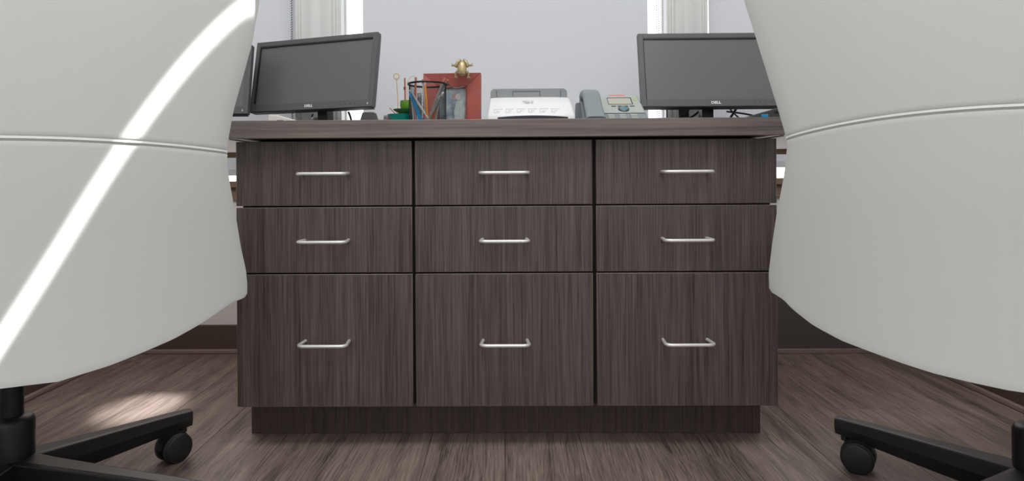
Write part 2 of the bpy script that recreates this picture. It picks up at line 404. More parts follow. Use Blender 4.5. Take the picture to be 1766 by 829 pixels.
tk = bx('toe_kick', 'plinth', -.626, .6205, 1.492, 2.05, 0.0, .0985, bevel=.001)
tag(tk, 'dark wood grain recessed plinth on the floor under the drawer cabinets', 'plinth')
def handle_mesh():
    L, r, d, rad = .0545, .0040, .046, .014
    pts = [(-L+.004, 0, 0), (-L+.001, -d+rad, 0)]
    for k in range(1, 7):
        a = math.pi/2*k/6; pts.append((-L + rad*(1-math.cos(a)), -d + rad - rad*math.sin(a), 0))
    pts += [(-p[0], p[1], 0) for p in pts[::-1]]
    bm = tube(B(), pts, r, 12)
    return bm
hm = None
cabs = [('left', -.620, -.2135, -.6125, -.2105, -.411), ('middle', -.2065, .2015, -.2095, .2045, -.001), ('right', .2100, .6235, .2055, .6165, .4115)]
rows = [('top', .5635, .7120, .637), ('middle', .4090, .5600, .484), ('bottom', .1000, .4055, .252)]
for nm, x0, x1, bx0, bx1, hx in cabs:
    cx = (x0+x1)/2
    t = thing('drawer_cabinet', {'left': 'leftmost dark wood grain cabinet with three drawers, beside the left chair', 'middle': 'middle dark wood grain cabinet with three drawers, below the scanner', 'right': 'rightmost dark wood grain cabinet with three drawers, beside the right chair'}[nm], 'cabinet', (cx, 1.40, .0985), 0, 'drawer cabinets under the countertop')
    bx('body', 'dark_gap', bx0-cx, bx1-cx, .022, .64, .0001, .6150, t)
    if nm != 'middle':
        if nm == 'left': bx('side_panel', 'laminate', bx0-cx-.001, bx0-cx+.0005, .0225, .64, 0.0002, .6148, t)
        else: bx('side_panel', 'laminate', bx1-cx-.0005, bx1-cx+.001, .0225, .64, 0.0002, .6148, t)
    for rn, z0, z1, hz in rows:
        dr = bx('drawer', 'laminate', x0-cx, x1-cx, 0, .019, z0-.0985, z1-.0985, t, bevel=.0011, seg=1)
        dr.data.materials.append(M['laminate_edge']); dr.modifiers['bevel'].material = 1
        if hm is None:
            h = link('handle', handle_mesh(), 'nickel', dr, smooth=True); hm = h
        else:
            h = hm.copy(); COL.objects.link(h); h.parent = dr
        h.location = (hx-cx, 0, hz-.0985)

pb = thing('dark_wall_board', 'plain dark taupe board standing in for the dark wall right of the drawers', 'panel', (1.0, 2.15, 0))  # stands in for the dark stretch of wall here
bx('board', 'panel_dark', -.375, .345, -.004, .006, .0, .40, pb, bevel=.001)
bx('edge_strip', 'shoe', -.375, .345, -.012, -.004, 0, .016, pb, bevel=.002)

# ================================================================ CHAIRS
EDGE_L = [(.395, .329), (.416, .329), (.446, .325), (.488, .313), (.558, .297), (.600, .286), (.637, .277), (.679, .272), (.703, .274), (.758, .283), (.827, .302), (.890, .319), (.977, .333), (1.03, .334), (1.10, .322), (1.14, .300), (1.17, .27)]
BOT_L = [(0, .3175), (.03, .321), (.071, .325), (.125, .335), (.174, .345), (.229, .362), (.271, .379), (.295, .388), (.304, .3885), (.320, .390), (.326, .393), (.329, .397)]
EDGE_R = [(.400, .349), (.435, .349), (.494, .337), (.552, .322), (.631, .297), (.685, .286), (.700, .288), (.750, .302), (.825, .325), (.902, .349), (.975, .373), (1.03, .380), (1.10, .368), (1.14, .345), (1.17, .31)]
BOT_R = [(0, .3255), (.045, .326), (.09, .330), (.14, .336), (.19, .342), (.245, .356), (.29, .376), (.309, .389), (.327, .394), (.342, .397), (.347, .400), (.349, .404)]
def chair_shell(edge, bot, seam):
    smax = bot[-1][0]
    NU = 56
    us = [math.sin(math.pi/2*(-1 + 2*i/NU)) * .35 + (-1 + 2*i/NU)*.65 for i in range(NU+1)]
    top = lambda s: 1.175 - .35*s*s
    def surf(u, z, g=0):
        s = u*lerp_table(edge, z)
        e = max(abs(u)-.88, 0)/.12
        ln = 0 if z < .33 else (.10*(z-.33)**2/.48 if z < .57 else .10*(z-.45))
        xx = .33 - .5*s*s + ln - .004*e*e + g
        return Vector((xx, s, z))
    bm = B(); rows_ = []
    sg = [(.0120, 0), (.0062, .0), (.0046, -.0006), (.0036, -.0013), (.0027, -.0004), (0, .0005), (-.0027, -.0004), (-.0036, -.0013), (-.0046, -.0006), (-.0062, .0), (-.0120, 0)]
    for j in range(26):
        rows_.append([(u, top(u*.3)+(seam(u*.3)+.013-top(u*.3))*j/26, 0) for u in us])
    for dz, g in sg: rows_.append([(u, seam(u*.3)+dz, g) for u in us])
    for j in range(1, 31):
        rows_.append([(u, (seam(u*.3)-.013)+(lerp_table(bot, abs(u)*smax)-(seam(u*.3)-.013))*j/30, 0) for u in us])
    V = [[bm.verts.new(surf(*p)) for p in r] for r in rows_]
    for a, b_ in zip(V, V[1:]):
        for i in range(NU): bm.faces.new([a[i], a[i+1], b_[i+1], b_[i]])
    return bm, surf, us
def seat_mesh():
    bm = B(); prof = [(.0, .40), (.20, .402), (.245, .415), (.262, .44), (.262, .47), (.245, .492), (.20, .503), (0, .507)]
    seg = 40; rings = []
    for r, z in prof[1:-1]:
        ring = []
        for i in range(seg):
            a = 2*math.pi*i/seg; c, s = math.cos(a), math.sin(a)
            n = (abs(c)**3.2 + abs(s)**3.2)**(-1/3.2)
            ring.append(bm.verts.new((c*n*r*.98 + .0, s*n*r*1.0, z + .012*max(0, (-c*n))**2)))
        rings.append(ring)
    for a, b_ in zip(rings, rings[1:]):
        for i in range(seg): bm.faces.new([a[i], a[(i+1) % seg], b_[(i+1) % seg], b_[i]])
    bm.faces.new(rings[0][::-1]); bm.faces.new(rings[-1])
    return bm
def leg_mesh(r_tip, ang):
    """tapering star-base leg, cross section wedge, along angle"""
    bm = B(); mx = Matrix.Rotation(ang, 4, 'Z')
    st = [(.026, .042, .104, .028), (.08, .043, .103, .024), (.5*r_tip, .049, .102, .0195), (.8*r_tip, .058, .101, .0165), (r_tip, .064, .099, .015)]
    V = []
    for rr, z0, z1, hw in st:
        V.append([bm.verts.new(mx @ Vector(c)) for c in ((rr, -hw*.7, z0), (rr, hw*.7, z0), (rr, hw, (z0+z1)/2), (rr, hw*.92, z1-.002), (rr, hw*.55, z1), (rr, -hw*.55, z1), (rr, -hw*.92, z1-.002), (rr, -hw, (z0+z1)/2))])
    for a, b_ in zip(V, V[1:]):
        for i in range(8): bm.faces.new([a[i], a[(i+1) % 8], b_[(i+1) % 8], b_[i]])
    bm.faces.new(V[0][::-1]); bm.faces.new(V[-1])
    return bm
def caster(parent, x, y, axis_ang, pin):
    """pin = (x, y) of the stem under the leg tip, (x, y) = wheel centre, chair-local"""
    hood = B()
    tube(hood, [(pin[0], pin[1], .082), (pin[0], pin[1], .052)], .008, 12)
    rot = Matrix.Translation((x, y, .031)) @ Matrix.Rotation(axis_ang, 4, 'Z')
    prism_pts = [(.033*math.cos(a), .033*math.sin(a)) for a in [math.pi*k/10 for k in range(11)]]
    v0 = [hood.verts.new(rot @ Vector((-.008, p[0], p[1]+.002))) for p in prism_pts]; v1 = [hood.verts.new(rot @ Vector((.008, p[0], p[1]+.002))) for p in prism_pts]
    hood.faces.new(v0); hood.faces.new(v1[::-1])
    for i in range(len(v0)): hood.faces.new([v0[i], v0[(i+1) % len(v0)], v1[(i+1) % len(v0)], v1[i]])
    link('caster', hood, 'black_plastic', parent, smooth=True)
    c = [o for o in parent.children if o.name.startswith('caster')][-1]
    mxr = rot @ Matrix.Rotation(R(90), 4, 'Y')
    for sgn in (-1, 1):
        prof = [(.014, sgn*.009), (.029, sgn*.0095), (.031, sgn*.012), (.031, sgn*.021), (.029, sgn*.0245), (.026, sgn*.0255), (.010, sgn*.0275), (.003, sgn*.028)]
        link('wheel', lathe(B(), prof, 36, mxr), 'black_soft', c, smooth=True)
        link('tread', lathe(B(), [(.0312, sgn*.013), (.0318, sgn*.0145), (.0318, sgn*.0195), (.0312, sgn*.021)], 36, mxr, cap=False), 'grey_rubber', c, smooth=True)
def chair(label, hub, ang, edge, bot, seam, legs):
    t = thing('office_chair', label, 'chair', (hub[0], hub[1], 0), ang, 'white leather office chairs at the counter')
    bm, surf, us = chair_shell(edge, bot, seam)
    br = link('backrest', bm, 'leather', t, smooth=True, autosmooth=False)
    me = br.data
    # make sure the modelled surface faces rearwards (+x) before thickening forwards
    if sum(p.normal.x for p in me.polygons) < 0: me.flip_normals()
    sd = br.modifiers.new('thickness', 'SOLIDIFY'); sd.thickness = .055; sd.offset = -1
    bv = br.modifiers.new('round', 'BEVEL'); bv.width = .011; bv.segments = 4; bv.limit_method = 'ANGLE'; bv.angle_limit = R(50)
    pts = [surf(u, seam(u*.3), .0006) for u in us[1:-1]]
    link('seam_piping', tube(B(), pts, .0007, 8), 'leather', br, smooth=True)
    link('seat', seat_mesh(), 'leather', t, smooth=True, autosmooth=False)
    link('seat_mechanism', box(box(B(), -.13, .12, -.07, .07, .345, .40), -.05, .05, -.04, .04, .335, .345), 'black_plastic', t, bevel=.006)
    col = lathe(B(), [(.019, .10), (.019, .335)], 28)
    link('gas_cylinder', col, 'black_metal', t, smooth=True)
    sl = lathe(B(), [(.026, .035), (.033, .045), (.036, .075), (.0365, .168), (.034, .176), (.030, .180), (.022, .182)], 32)
    link('hub', sl, 'black_plastic', t, smooth=True)
    for a, r, wheel, axis in legs:
        la = a - ang
        link('leg', leg_mesh(r, la), 'black_plastic', t, bevel=.0015)
        tip = Vector((math.cos(la), math.sin(la)))*(r-.017)
        if wheel is None:
            wh = tip + Vector((math.cos(la+1.2), math.sin(la+1.2)))*.012; ax = la + 1.2 + math.pi/2
        else:
            d = Vector((wheel[0]-hub[0], wheel[1]-hub[1])); d = Matrix.Rotation(-ang, 2) @ d; wh = d; ax = axis - ang
        caster(t, wh.x, wh.y, ax, (tip.x, tip.y))
    return t
seamL = lambda s: .691 - .14*s*s
seamR = lambda s: .7225 - .28*s*s
chair('white leather office chair on the left with a bright streak of sun across its back', HUB_L, ANG_L, EDGE_L, BOT_L, seamL,
      [(R(48.5), .325, (-.742, 1.352), R(-31)), (R(-13.6), .46, None, 0), (R(-80), .33, None, 0), (R(-140), .33, None, 0), (R(165), .33, None, 0)])
aR = math.atan2(1.34-1.09, .729-.945)
chair('white leather office chair on the right in even shade', HUB_R, ANG_R, EDGE_R, BOT_R, seamR,
      [(aR, .335, (.748, 1.300), R(233)), (aR+R(72), .33, None, 0), (aR+R(139), .33, None, 0), (aR+R(194), .33, None, 0), (aR+R(247), .33, None, 0)])

# ================================================================ THINGS ON THE COUNTER (top at z = .758)
ZT = .758
def monitor(label, cx, cy, cz, yaw, tilt, w_, h_, logo=True, neck=True):
    t = thing('monitor', label, 'computer monitor', (cx, cy, ZT), yaw, 'black monitors on the counter')
    mx = Matrix.Translation((0, 0, cz-ZT)) @ Matrix.Rotation(-tilt, 4, 'X')
    hw, hh = w_/2, h_/2; bz, bb = .0165, .024
    # bezel: ring of four bars and a tapered rear housing
    bm = B()
    box(bm, -hw, -hw+bz, 0, .02, -hh, hh, mx); box(bm, hw-bz, hw, 0, .02, -hh, hh, mx)
    box(bm, -hw+bz, hw-bz, 0, .02, hh-bz, hh, mx); box(bm, -hw+bz, hw-bz, 0, .02, -hh, -hh+bb, mx)
    link('bezel', bm, 'bezel', t, bevel=.0012)
    bm = B(); v0 = [bm.verts.new(mx @ Vector((x*hw, .02, z*hh))) for x, z in ((-1, -1), (1, -1), (1, 1), (-1, 1))]
    v1 = [bm.verts.new(mx @ Vector((x*hw*.97, .034, z*hh*.95))) for x, z in ((-1, -1), (1, -1), (1, 1), (-1, 1))]
    v2 = [bm.verts.new(mx @ Vector((x*hw*.55, .055, z*hh*.55))) for x, z in ((-1, -1), (1, -1), (1, 1), (-1, 1))]
    bm.faces.new(v0); bm.faces.new(v2)
    for a, b_ in ((v0, v1), (v1, v2)):
        for i in range(4): bm.faces.new([a[i], a[(i+1) % 4], b_[(i+1) % 4], b_[i]])
    link('rear_housing', bm, 'bezel_dark', t, bevel=.002)
    bm = box(B(), -hw+.001, hw-.006, .003, .030, -hh-.0015, -hh, mx); link('lower_edge', bm, 'bezel_dark', t)
    link('screen', box(B(), -hw+bz+.002, hw-bz, .0035, .008, -hh+bb, hh-bz-.002, mx), 'screen', t)
    sh = B(); box(sh, -hw+bz, hw-bz, -.0006, .006, hh-bz-.004, hh-bz+.0012, mx); box(sh, -hw+bz-.0012, -hw+bz+(.0035 if neck else .0005), -.0006, .006, -hh+bb+.004, hh-bz-.004, mx)
    link('screen_gasket', sh, 'black_plastic', t)
    if logo:
        lg = text('logo', 'DELL', .0115, 'white_print', t, mx @ Vector((0, -.0006, -hh+.0115)), (R(90)-tilt, 0, 0), stretch=1.2, bold=.0004)
    for k in range(4):
        link('button', box(B(), hw-.115+k*.018, hw-.112+k*.018, -.0007, 0, -hh+.010, -hh+.0125, mx), 'bezel_dark', t)
    link('power_light', box(B(), hw-.0175, hw-.0150, -.0008, 0, -hh+.008, -hh+.0135, mx), 'white_print', t)
    bm = B(); prism(bm, [(.055, .009), (.095, .009), (.085, cz-ZT+.03), (.050, cz-ZT+.03)], 'x', -.019, .019)
    link('neck', bm, 'black_plastic', t, bevel=.003)
    link('base', lathe(B(), [(.078, 0), (.078, .006), (.066, .011), (.02, .013)], 40, Matrix.Translation((0, .06, 0)) @ Matrix.Diagonal((1.15, .85, 1, 1))), 'black_plastic', t, smooth=True)
    return t
monitor('black monitor turned slightly left, fully in view beside the left chair', -.6165, 1.948, .9615, R(-18.5), R(9.5), .461, .240)
monitor('black monitor mostly hidden behind the left chair, only its right edge showing', -1.038, 1.925, .941, R(0), R(10), .462, .228)
monitor('black monitor on the right, cut off by the right chair', .667, 1.945, .9640, R(0), R(12), .468, .247, neck=False)

# ---- mesh pen cup with its pens
cupx, cupy, cr, chh = -.2012, 1.60, .0505, .113
t = thing('pen_cup', 'black wire mesh pen cup filled with pens and pencils', 'pen cup', (cupx, cupy, ZT))
bm = B(); NA, NZ = 60, 26
V = [[bm.verts.new((cr*.96*math.cos(2*math.pi*(i+.5*(j % 2))/NA), cr*.96*math.sin(2*math.pi*(i+.5*(j % 2))/NA), .003+(chh-.003)*j/NZ)) for i in range(NA)] for j in range(NZ+1)]
for j in range(NZ):
    for i in range(NA):
        k = (i+1) % NA
        if j % 2 == 0:
            bm.faces.new([V[j][i], V[j][k], V[j+1][i]]); bm.faces.new([V[j][k], V[j+1][k], V[j+1][i]])
        else:
            bm.faces.new([V[j][i], V[j+1][k], V[j+1][i]]); bm.faces.new([V[j][i], V[j][k], V[j+1][k]])
o = tag(link('wire_mesh', bm, 'black_metal', t), kind='stuff')
md = o.modifiers.new('wire', 'WIREFRAME'); md.thickness = .00065; md.use_even_offset = False
link('rim', tube(B(), [(cr*math.cos(a), cr*math.sin(a), chh) for a in [2*math.pi*i/48 for i in range(48)]], .0026, 10, closed=True), 'black_metal', t, smooth=True)
link('base', lathe(B(), [(cr, 0), (cr, .004), (cr-.004, .005)], 40), 'black_metal', t, smooth=True)
def pen(name, label, cat, mat, p0, p1, r, tip=None, cap=None, seg=10, flat=None, group=None):
    """p0 (in the cup) to p1 relative to the cup base"""
    a, b_ = Vector(p0), Vector(p1); L = (b_-a).length
    t = thing(name, label, cat, (cupx+a.x, cupy+a.y, ZT+a.z), 0, group)
    q = (b_-a).to_track_quat('Z', 'Y').to_matrix().to_4x4()
    if flat: link('body', box(B(), -flat/2, flat/2, -r, r, .0, L, q), mat, t, bevel=.0006)
    else:
        link('body', lathe(B(), [(r, .012), (r, L)], seg, q), mat, t, smooth=True)
        link('tip', lathe(B(), [(.0006, 0), (r*.98, .012)], seg, q), tip or 'stick_tan', t, smooth=True)
    if cap: link('end_cap', lathe(B(), [(r*1.08, L-.010), (r*1.12, L-.001), (r*.9, L+.0025)], seg, q), cap, t, smooth=True)
    return t
G = 'pens and pencils in the mesh cup'
pen('ruler', 'wide blue plastic ruler leaning left in the pen cup', 'ruler', 'blue', (-.010, -.026, .006), (-.042, -.018, .088), .0035, flat=.014)
pen('pen', 'pale grey pen crossing the blue ruler in the pen cup', 'pen', 'pale_pen', (.012, -.026, .008), (-.042, -.022, .094), .0028, cap='pale_pen', group=G)
pen('pencil', 'orange pencil standing upright left of centre in the pen cup', 'pencil', 'orange', (.000, .010, .006), (-.010, .020, .122), .0033, cap='pink', group=G)
pen('pencil', 'orange pencil leaning right beside the striped marker', 'pencil', 'orange', (.004, .012, .008), (.040, .010, .112), .0032, cap='orange', group=G)
pen('marker_pen', 'thick marker pen with red end and pale band sticking out over the cup rim', 'marker', 'grey_pen', (.006, -.004, .025), (.046, -.004, .126), .0052, cap='red_wood', group=G)
pen('pen', 'long slim grey pen leaning right across the front of the cup', 'pen', 'grey_pen', (.000, -.030, .005), (.042, -.022, .088), .0030, cap='pale_pen', group=G)
pen('pen', 'pink pen at the left inside wall of the cup', 'pen', 'pink', (-.026, -.02, .006), (-.036, -.016, .074), .0030, cap='pink', group=G)
pen('pen', 'dark grey pen at the right inside wall of the cup', 'pen', 'scan_grey', (.022, -.024, .006), (.034, -.020, .078), .0034, cap='pale_pen', group=G)
pen('marker_pen', 'short dark marker with pale clip in the middle of the cup', 'marker', 'phone_dark', (-.020, .006, .006), (-.024, .016, .090), .0055, cap='grey_pen', group=G)
pen('pen', 'thin silver pen near the cup bottom between pink pen and ruler', 'pen', 'steel', (-.034, -.012, .005), (-.040, -.004, .068), .0028, cap='steel', group=G)
pen('chopstick', 'terracotta stick rising highest at the left rim of the cup', 'stick', 'stick_red', (-.040, .020, .006), (-.0335, .020, .135), .0030, tip='stick_red', group=G)
pen('ballpoint_pen', 'red topped white pen in the cup next to the frame', 'pen', 'pale_pen', (-.006, .024, .006), (-.016, .028, .128), .0028, cap='red_wood', group=G)
# long wand laid from the cup over to the frame
t = thing('wand', 'striped white and silver wand leaning from the pen cup towards the frog', 'wand', (cupx+.038, cupy-.0, ZT+.098))
pts = [(0, 0, 0), (.009, .01, .022)]
link('shaft', tube(B(), pts, .0048, 12), 'pale_pen', t, smooth=True)
link('cap', ball(B(), (.0105, .0115, .0255), .0068, 2, (1.1, 1, .8)), 'stick_red', t, smooth=True)
# coiled thin wire between wand and frog
o = link('wire', tube(B(), spline([(-.150, 1.600, .876), (-.140, 1.640, .868), (-.128, 1.68, .872), (-.115, 1.70, .878)], 6), .0016, 8), 'phone_dark', smooth=True)
tag(o, 'short dark wire bridging the pen cup and the frog', 'wire')

# ---- things left of the cup
def stick(label, p0, p1, r, mat, head=None):
    t = thing('skewer', label, 'stick', p0)
    d = Vector(p1)-Vector(p0)
    mid = d*.5 + Vector((.0015, 0, 0))
    link('shaft', tube(B(), spline([(0, 0, 0), mid, d], 5), r, 8), mat, t, smooth=True)
    if head == 'loop':
        link('loop', tube(B(), [d + Vector((.0075*math.cos(a), 0, .0075+.008*math.sin(a))) for a in [2*math.pi*i/20 for i in range(20)]], .0016, 8, closed=True), mat, t, smooth=True)
        link('knot', ball(B(), d + Vector((0, 0, .001)), .0032, 2), 'stick_tan', t, smooth=True)
    if head == 'bands':
        for f in (.45, .78): link('band', tube(B(), [d*f, d*(f+.05)], r*1.5, 8), 'red_dark', t, smooth=True)
    return t
pl = thing('green_pot', 'small bright green cup standing left of the pen cup', 'cup', (-.2685, 1.70, ZT))
link('cup', lathe(B(), [(.006, .0), (.010, .012), (.0125, .050), (.020, .058), (.0225, .068), (.0215, .082), (.0185, .082), (.017, .062)], 28), 'green', pl, smooth=True)
link('leaf_dish', lathe(B(), [(.006, .042), (.020, .046), (.033, .055), (.0335, .0565), (.018, .050), (.005, .048)], 28, Matrix.Translation((-.006, -.012, 0))), 'green2', pl, smooth=True)
tb = thing('teal_bowl', 'shallow teal bowl in front of the green cup', 'bowl', (-.274, 1.62, ZT))
link('bowl', lathe(B(), [(.016, 0), (.018, .003), (.036, .034), (.0375, .0355), (.034, .034), (.016, .006)], 32), 'teal', tb, smooth=True)
stick('thin tan skewer with a looped head standing left of the cup', (-.2925, 1.675, .790), (-.2965, 1.675, .897), .0014, 'stick_tan', 'loop')
stick('terracotta skewer with dark bands behind the green cup', (-.2830, 1.725, .759), (-.2815, 1.725, .908), .0022, 'stick_red', 'bands')
sk = stick('thin curved brown skewer leaning out of the teal bowl', (-.272, 1.62, .775), (-.3055, 1.62, .812), .0013, 'stick_red')
tw = link('twig', tube(B(), spline([(-.2745, 1.73, .759), (-.2755, 1.73, .87), (-.270, 1.73, .905), (-.255, 1.735, .916)], 5), .0011, 6), 'stick_tan', smooth=True)
tag(tw, 'thin bent tan twig arching behind the pen cup', 'twig')
# two little speakers
def little_box(label, x0, x1, xt0, xt1, y, z1, mat):
    t = thing('desk_speaker', label, 'speaker', ((x0+x1)/2, y, ZT), 0, 'small dark boxes beside the left monitor')
    c = (x0+x1)/2; bm = B(); h_ = z1-ZT
    co = [(x0-c, 0, 0), (x1-c, 0, 0), (x1-c, .05, 0), (x0-c, .05, 0), (xt0-c, .008, h_), (xt1-c, .008, h_), (xt1-c, .042, h_), (xt0-c, .042, h_)]
    v = [bm.verts.new(p) for p in co]
    for f in ((3, 2, 1, 0), (4, 5, 6, 7), (0, 1, 5, 4), (1, 2, 6, 5), (2, 3, 7, 6), (3, 0, 4, 7)): bm.faces.new([v[i] for i in f])
    link('case', bm, mat, t, bevel=.0025, smooth=True)
    bm = B(); k = .1
    fr = [(Vector(co[0])*(1-k)+Vector(co[5])*k), (Vector(co[1])*(1-k)+Vector(co[4])*k), (Vector(co[5])*(1-k)+Vector(co[0])*k), (Vector(co[4])*(1-k)+Vector(co[1])*k)]
    a = [bm.verts.new(p + Vector((0, -.0015, 0))) for p in fr]; b2 = [bm.verts.new(p + Vector((0, .001, 0))) for p in fr]
    bm.faces.new(a); bm.faces.new(b2[::-1])
    for i in range(4): bm.faces.new([a[i], a[(i+1) % 4], b2[(i+1) % 4], b2[i]])
    link('grille', bm, 'grille' if mat == 'scan_grey' else 'speaker', t)
little_box('dark trapezoid speaker just right of the left monitor', -.414, -.350, -.3985, -.3665, 1.70, .8105, 'speaker')
little_box('small grey box left of the teal bowl', -.341, -.3165, -.339, -.318, 1.70, .802, 'scan_grey')
eb = thing('eyeglass_case', 'low reddish-brown wedge beside the teal bowl', 'case', (-.3115, 1.66, ZT))
bm = B(); prism(bm, [(-.006, 0), (.022, 0), (.019, .024), (-.006, .042)], 'y', 0, .035); link('case', bm, 'red_dark', eb, bevel=.003)
# little beads / tacks between the two boxes
for i, (x, z) in enumerate(((-.3485, .791), (-.3455, .789), (-.3435, .787))):
    t = thing('push_pin', ['cream push pin closest to the trapezoid speaker', 'cream push pin, middle of three', 'cream push pin closest to the small grey box'][i], 'push pin', (x+.0, 1.712+.006*i, ZT), 0, 'push pins between the small boxes')
    link('pin', lathe(B(), [(.0022, 0), (.0013, .004), (.0012, z-ZT-.006), (.0024, z-ZT)], 12), 'cream', t, smooth=True)

# ---- below the left monitor: pale box, steel can, cables
t = thing('document_box', 'low cream box with a dark slot under the left monitor', 'box', (-.620, 1.74, ZT), R(8))
bm = B(); prism(bm, [(-.055, 0), (.055, 0), (.045, .028), (-.030, .049), (-.055, .050)], 'y', 0, .10); link('case', bm, 'cream', t, bevel=.003)
bx('slot', 'black_plastic', -.030, -.012, -.002, .004, .030, .034, t)
t = thing('steel_can', 'brushed steel canister behind the left monitor stand', 'canister', (-.648, 2.108, ZT))
link('body', lathe(B(), [(.023, 0), (.024, .004), (.024, .070), (.020, .076), (.010, .078)], 40), 'steel', t, smooth=True)
link('rim', tube(B(), [(.024*math.cos(a), .024*math.sin(a), .068) for a in [2*math.pi*i/40 for i in range(40)]], .0013, 8, closed=True), 'steel', t, smooth=True)
def cable(label, pts, r=.0025):
    o = link('cable', tube(B(), spline(pts, 6), r, 8), 'black_plastic', smooth=True)
    return tag(o, label, 'cable', 'black cables behind the monitors')
cable('black cable loop hanging right of the left monitor stand', [(-.520, 2.03, .845), (-.512, 2.03, .82), (-.514, 2.03, .795), (-.530, 2.06, .780), (-.54, 2.10, .765)], .0035)
cable('short black cable hanging left of the steel canister', [(-.676, 2.145, .850), (-.684, 2.14, .82), (-.692, 2.135, .79), (-.70, 2.13, .7615)], .003)
cable('black cable furthest left under the right monitor', [(.535, 2.01, .86), (.533, 2.0, .82), (.528, 1.99, .79), (.525, 1.98, .7615)], .002)
cable('black cable curving left of the right monitor stand', [(.62, 2.01, .85), (.585, 2.0, .825), (.563, 1.99, .80), (.552, 1.98, .7615)], .0026)
cable('thick vertical black cable left of the right monitor stand', [(.583, 2.03, .87), (.585, 2.03, .82), (.588, 2.03, .7625)], .0042)
cable('black cable crossing diagonally behind the right monitor stand', [(.66, 2.05, .845), (.635, 2.05, .825), (.60, 2.05, .805), (.57, 2.05, .7615)], .0036)
cable('black cable falling steeply right of the right monitor stand', [(.765, 2.00, .85), (.745, 2.00, .82), (.728, 2.00, .79), (.722, 2.0, .7625)], .0040)
cable('black cable sloping right from behind the right monitor', [(.75, 2.03, .845), (.775, 2.03, .82), (.80, 2.03, .80), (.84, 2.03, .7615)], .0026)
cable('black cable arching furthest right under the right monitor', [(.75, 2.06, .84), (.81, 2.06, .832), (.86, 2.06, .82), (.90, 2.06, .80), (.93, 2.06, .7615)], .0030)
t = thing('stand_arm', 'black upright bracket behind the left part of the right monitor', 'bracket', (.628, 2.135, ZT))
bx('post', 'speaker', -.015, .015, -.015, .0, .004, .10, t, bevel=.003)
bx('foot', 'speaker', -.03, .03, -.03, .01, 0, .0045, t, bevel=.001)
t = thing('keyboard', 'black slanted keyboard with a blue key beside the right chair', 'keyboard', (.700, 1.66, ZT), R(-4))
bm = B(); prism(bm, [(-.08, 0), (.14, 0), (.14, .055), (.045, .052), (-.03, .030), (-.08, .008)], 'y', 0, .13)
link('case', bm, 'speaker', t, bevel=.002)
bx('blue_key', 'blue', -.002, .016, -.003, .001, .026, .034, t, bevel=.001)
for k in range(5): bx('key', 'bezel_dark', .034+.018*k, .048+.018*k, -.003, .001, .038, .045, t, bevel=.001)

# ---- red picture frame
t = thing('picture_frame', 'red wooden picture frame with a faded blue-grey photo', 'picture frame', (-.150, 1.735, ZT), R(-3))
t.rotation_euler = (R(-5), 0, R(-3))
W0, W1, HB, HT = -.0835, .083, 0.0, .168
bi, bt = .041, .036
ol = [(W0, HB), (W1, HB), (W1, HT), (W0, HT)]; il = [(W0+bi, HB+bt), (W1-bi, HB+bt), (W1-bi, HT-bt), (W0+bi, HT-bt)]
for i in range(4):
    j = (i+1) % 4; bm = B()
    q = [(ol[i], 0.0), (ol[j], 0.0), (il[j], .010), (il[i], .010)]
    f = [bm.verts.new((p[0], y, p[1])) for p, y in q]; k = [bm.verts.new((p[0], .022, p[1])) for p, y in q]
    bm.faces.new(f); bm.faces.new(k[::-1])
    for n in range(4): bm.faces.new([f[n], f[(n+1) % 4], k[(n+1) % 4], k[n]])
    link('frame_rail', bm, 'red_wood', t, bevel=.0012)
bm = B()
for (a0, a1, c0, c1) in ((W0+bi-.0005, W0+bi+.004, HB+bt, HT-bt), (W1-bi-.004, W1-bi+.0005, HB+bt, HT-bt), (W0+bi, W1-bi, HT-bt-.005, HT-bt+.0005)): box(bm, a0, a1, .009, .019, c0, c1)
link('inner_lip', bm, 'red_dark', t)
ph = bx('photo', 'photo', W0+bi, W1-bi, .018, .020, HB+bt-.002, HT-bt, t)
bm = B()   # pale figure in the print, flat
prism(bm, [(.006, .036), (.034, .036), (.036, .070), (.028, .092), (.012, .090), (.004, .062)], 'y', .0172, .0179)
link('print_figure', bm, plain('print pale green', (.30, .36, .35), .5, noise=.3, nscale=120), ph)
bm = B(); prism(bm, [(.016+.008*math.cos(a), .102+.0095*math.sin(a)) for a in [2*math.pi*i/14 for i in range(14)]], 'y', .0170, .0177)
link('print_head', bm, plain('print pale face', (.42, .38, .37), .5, noise=.3, nscale=150), ph)
bm = B(); prism(bm, [(.004+.008*math.cos(a), .104+.011*math.sin(a)) for a in [2*math.pi*i/14 for i in range(14)]], 'y', .0172, .01785)
link('print_red_mark', bm, plain('print dull red', (.30, .20, .20), .5, noise=.3, nscale=100), ph)

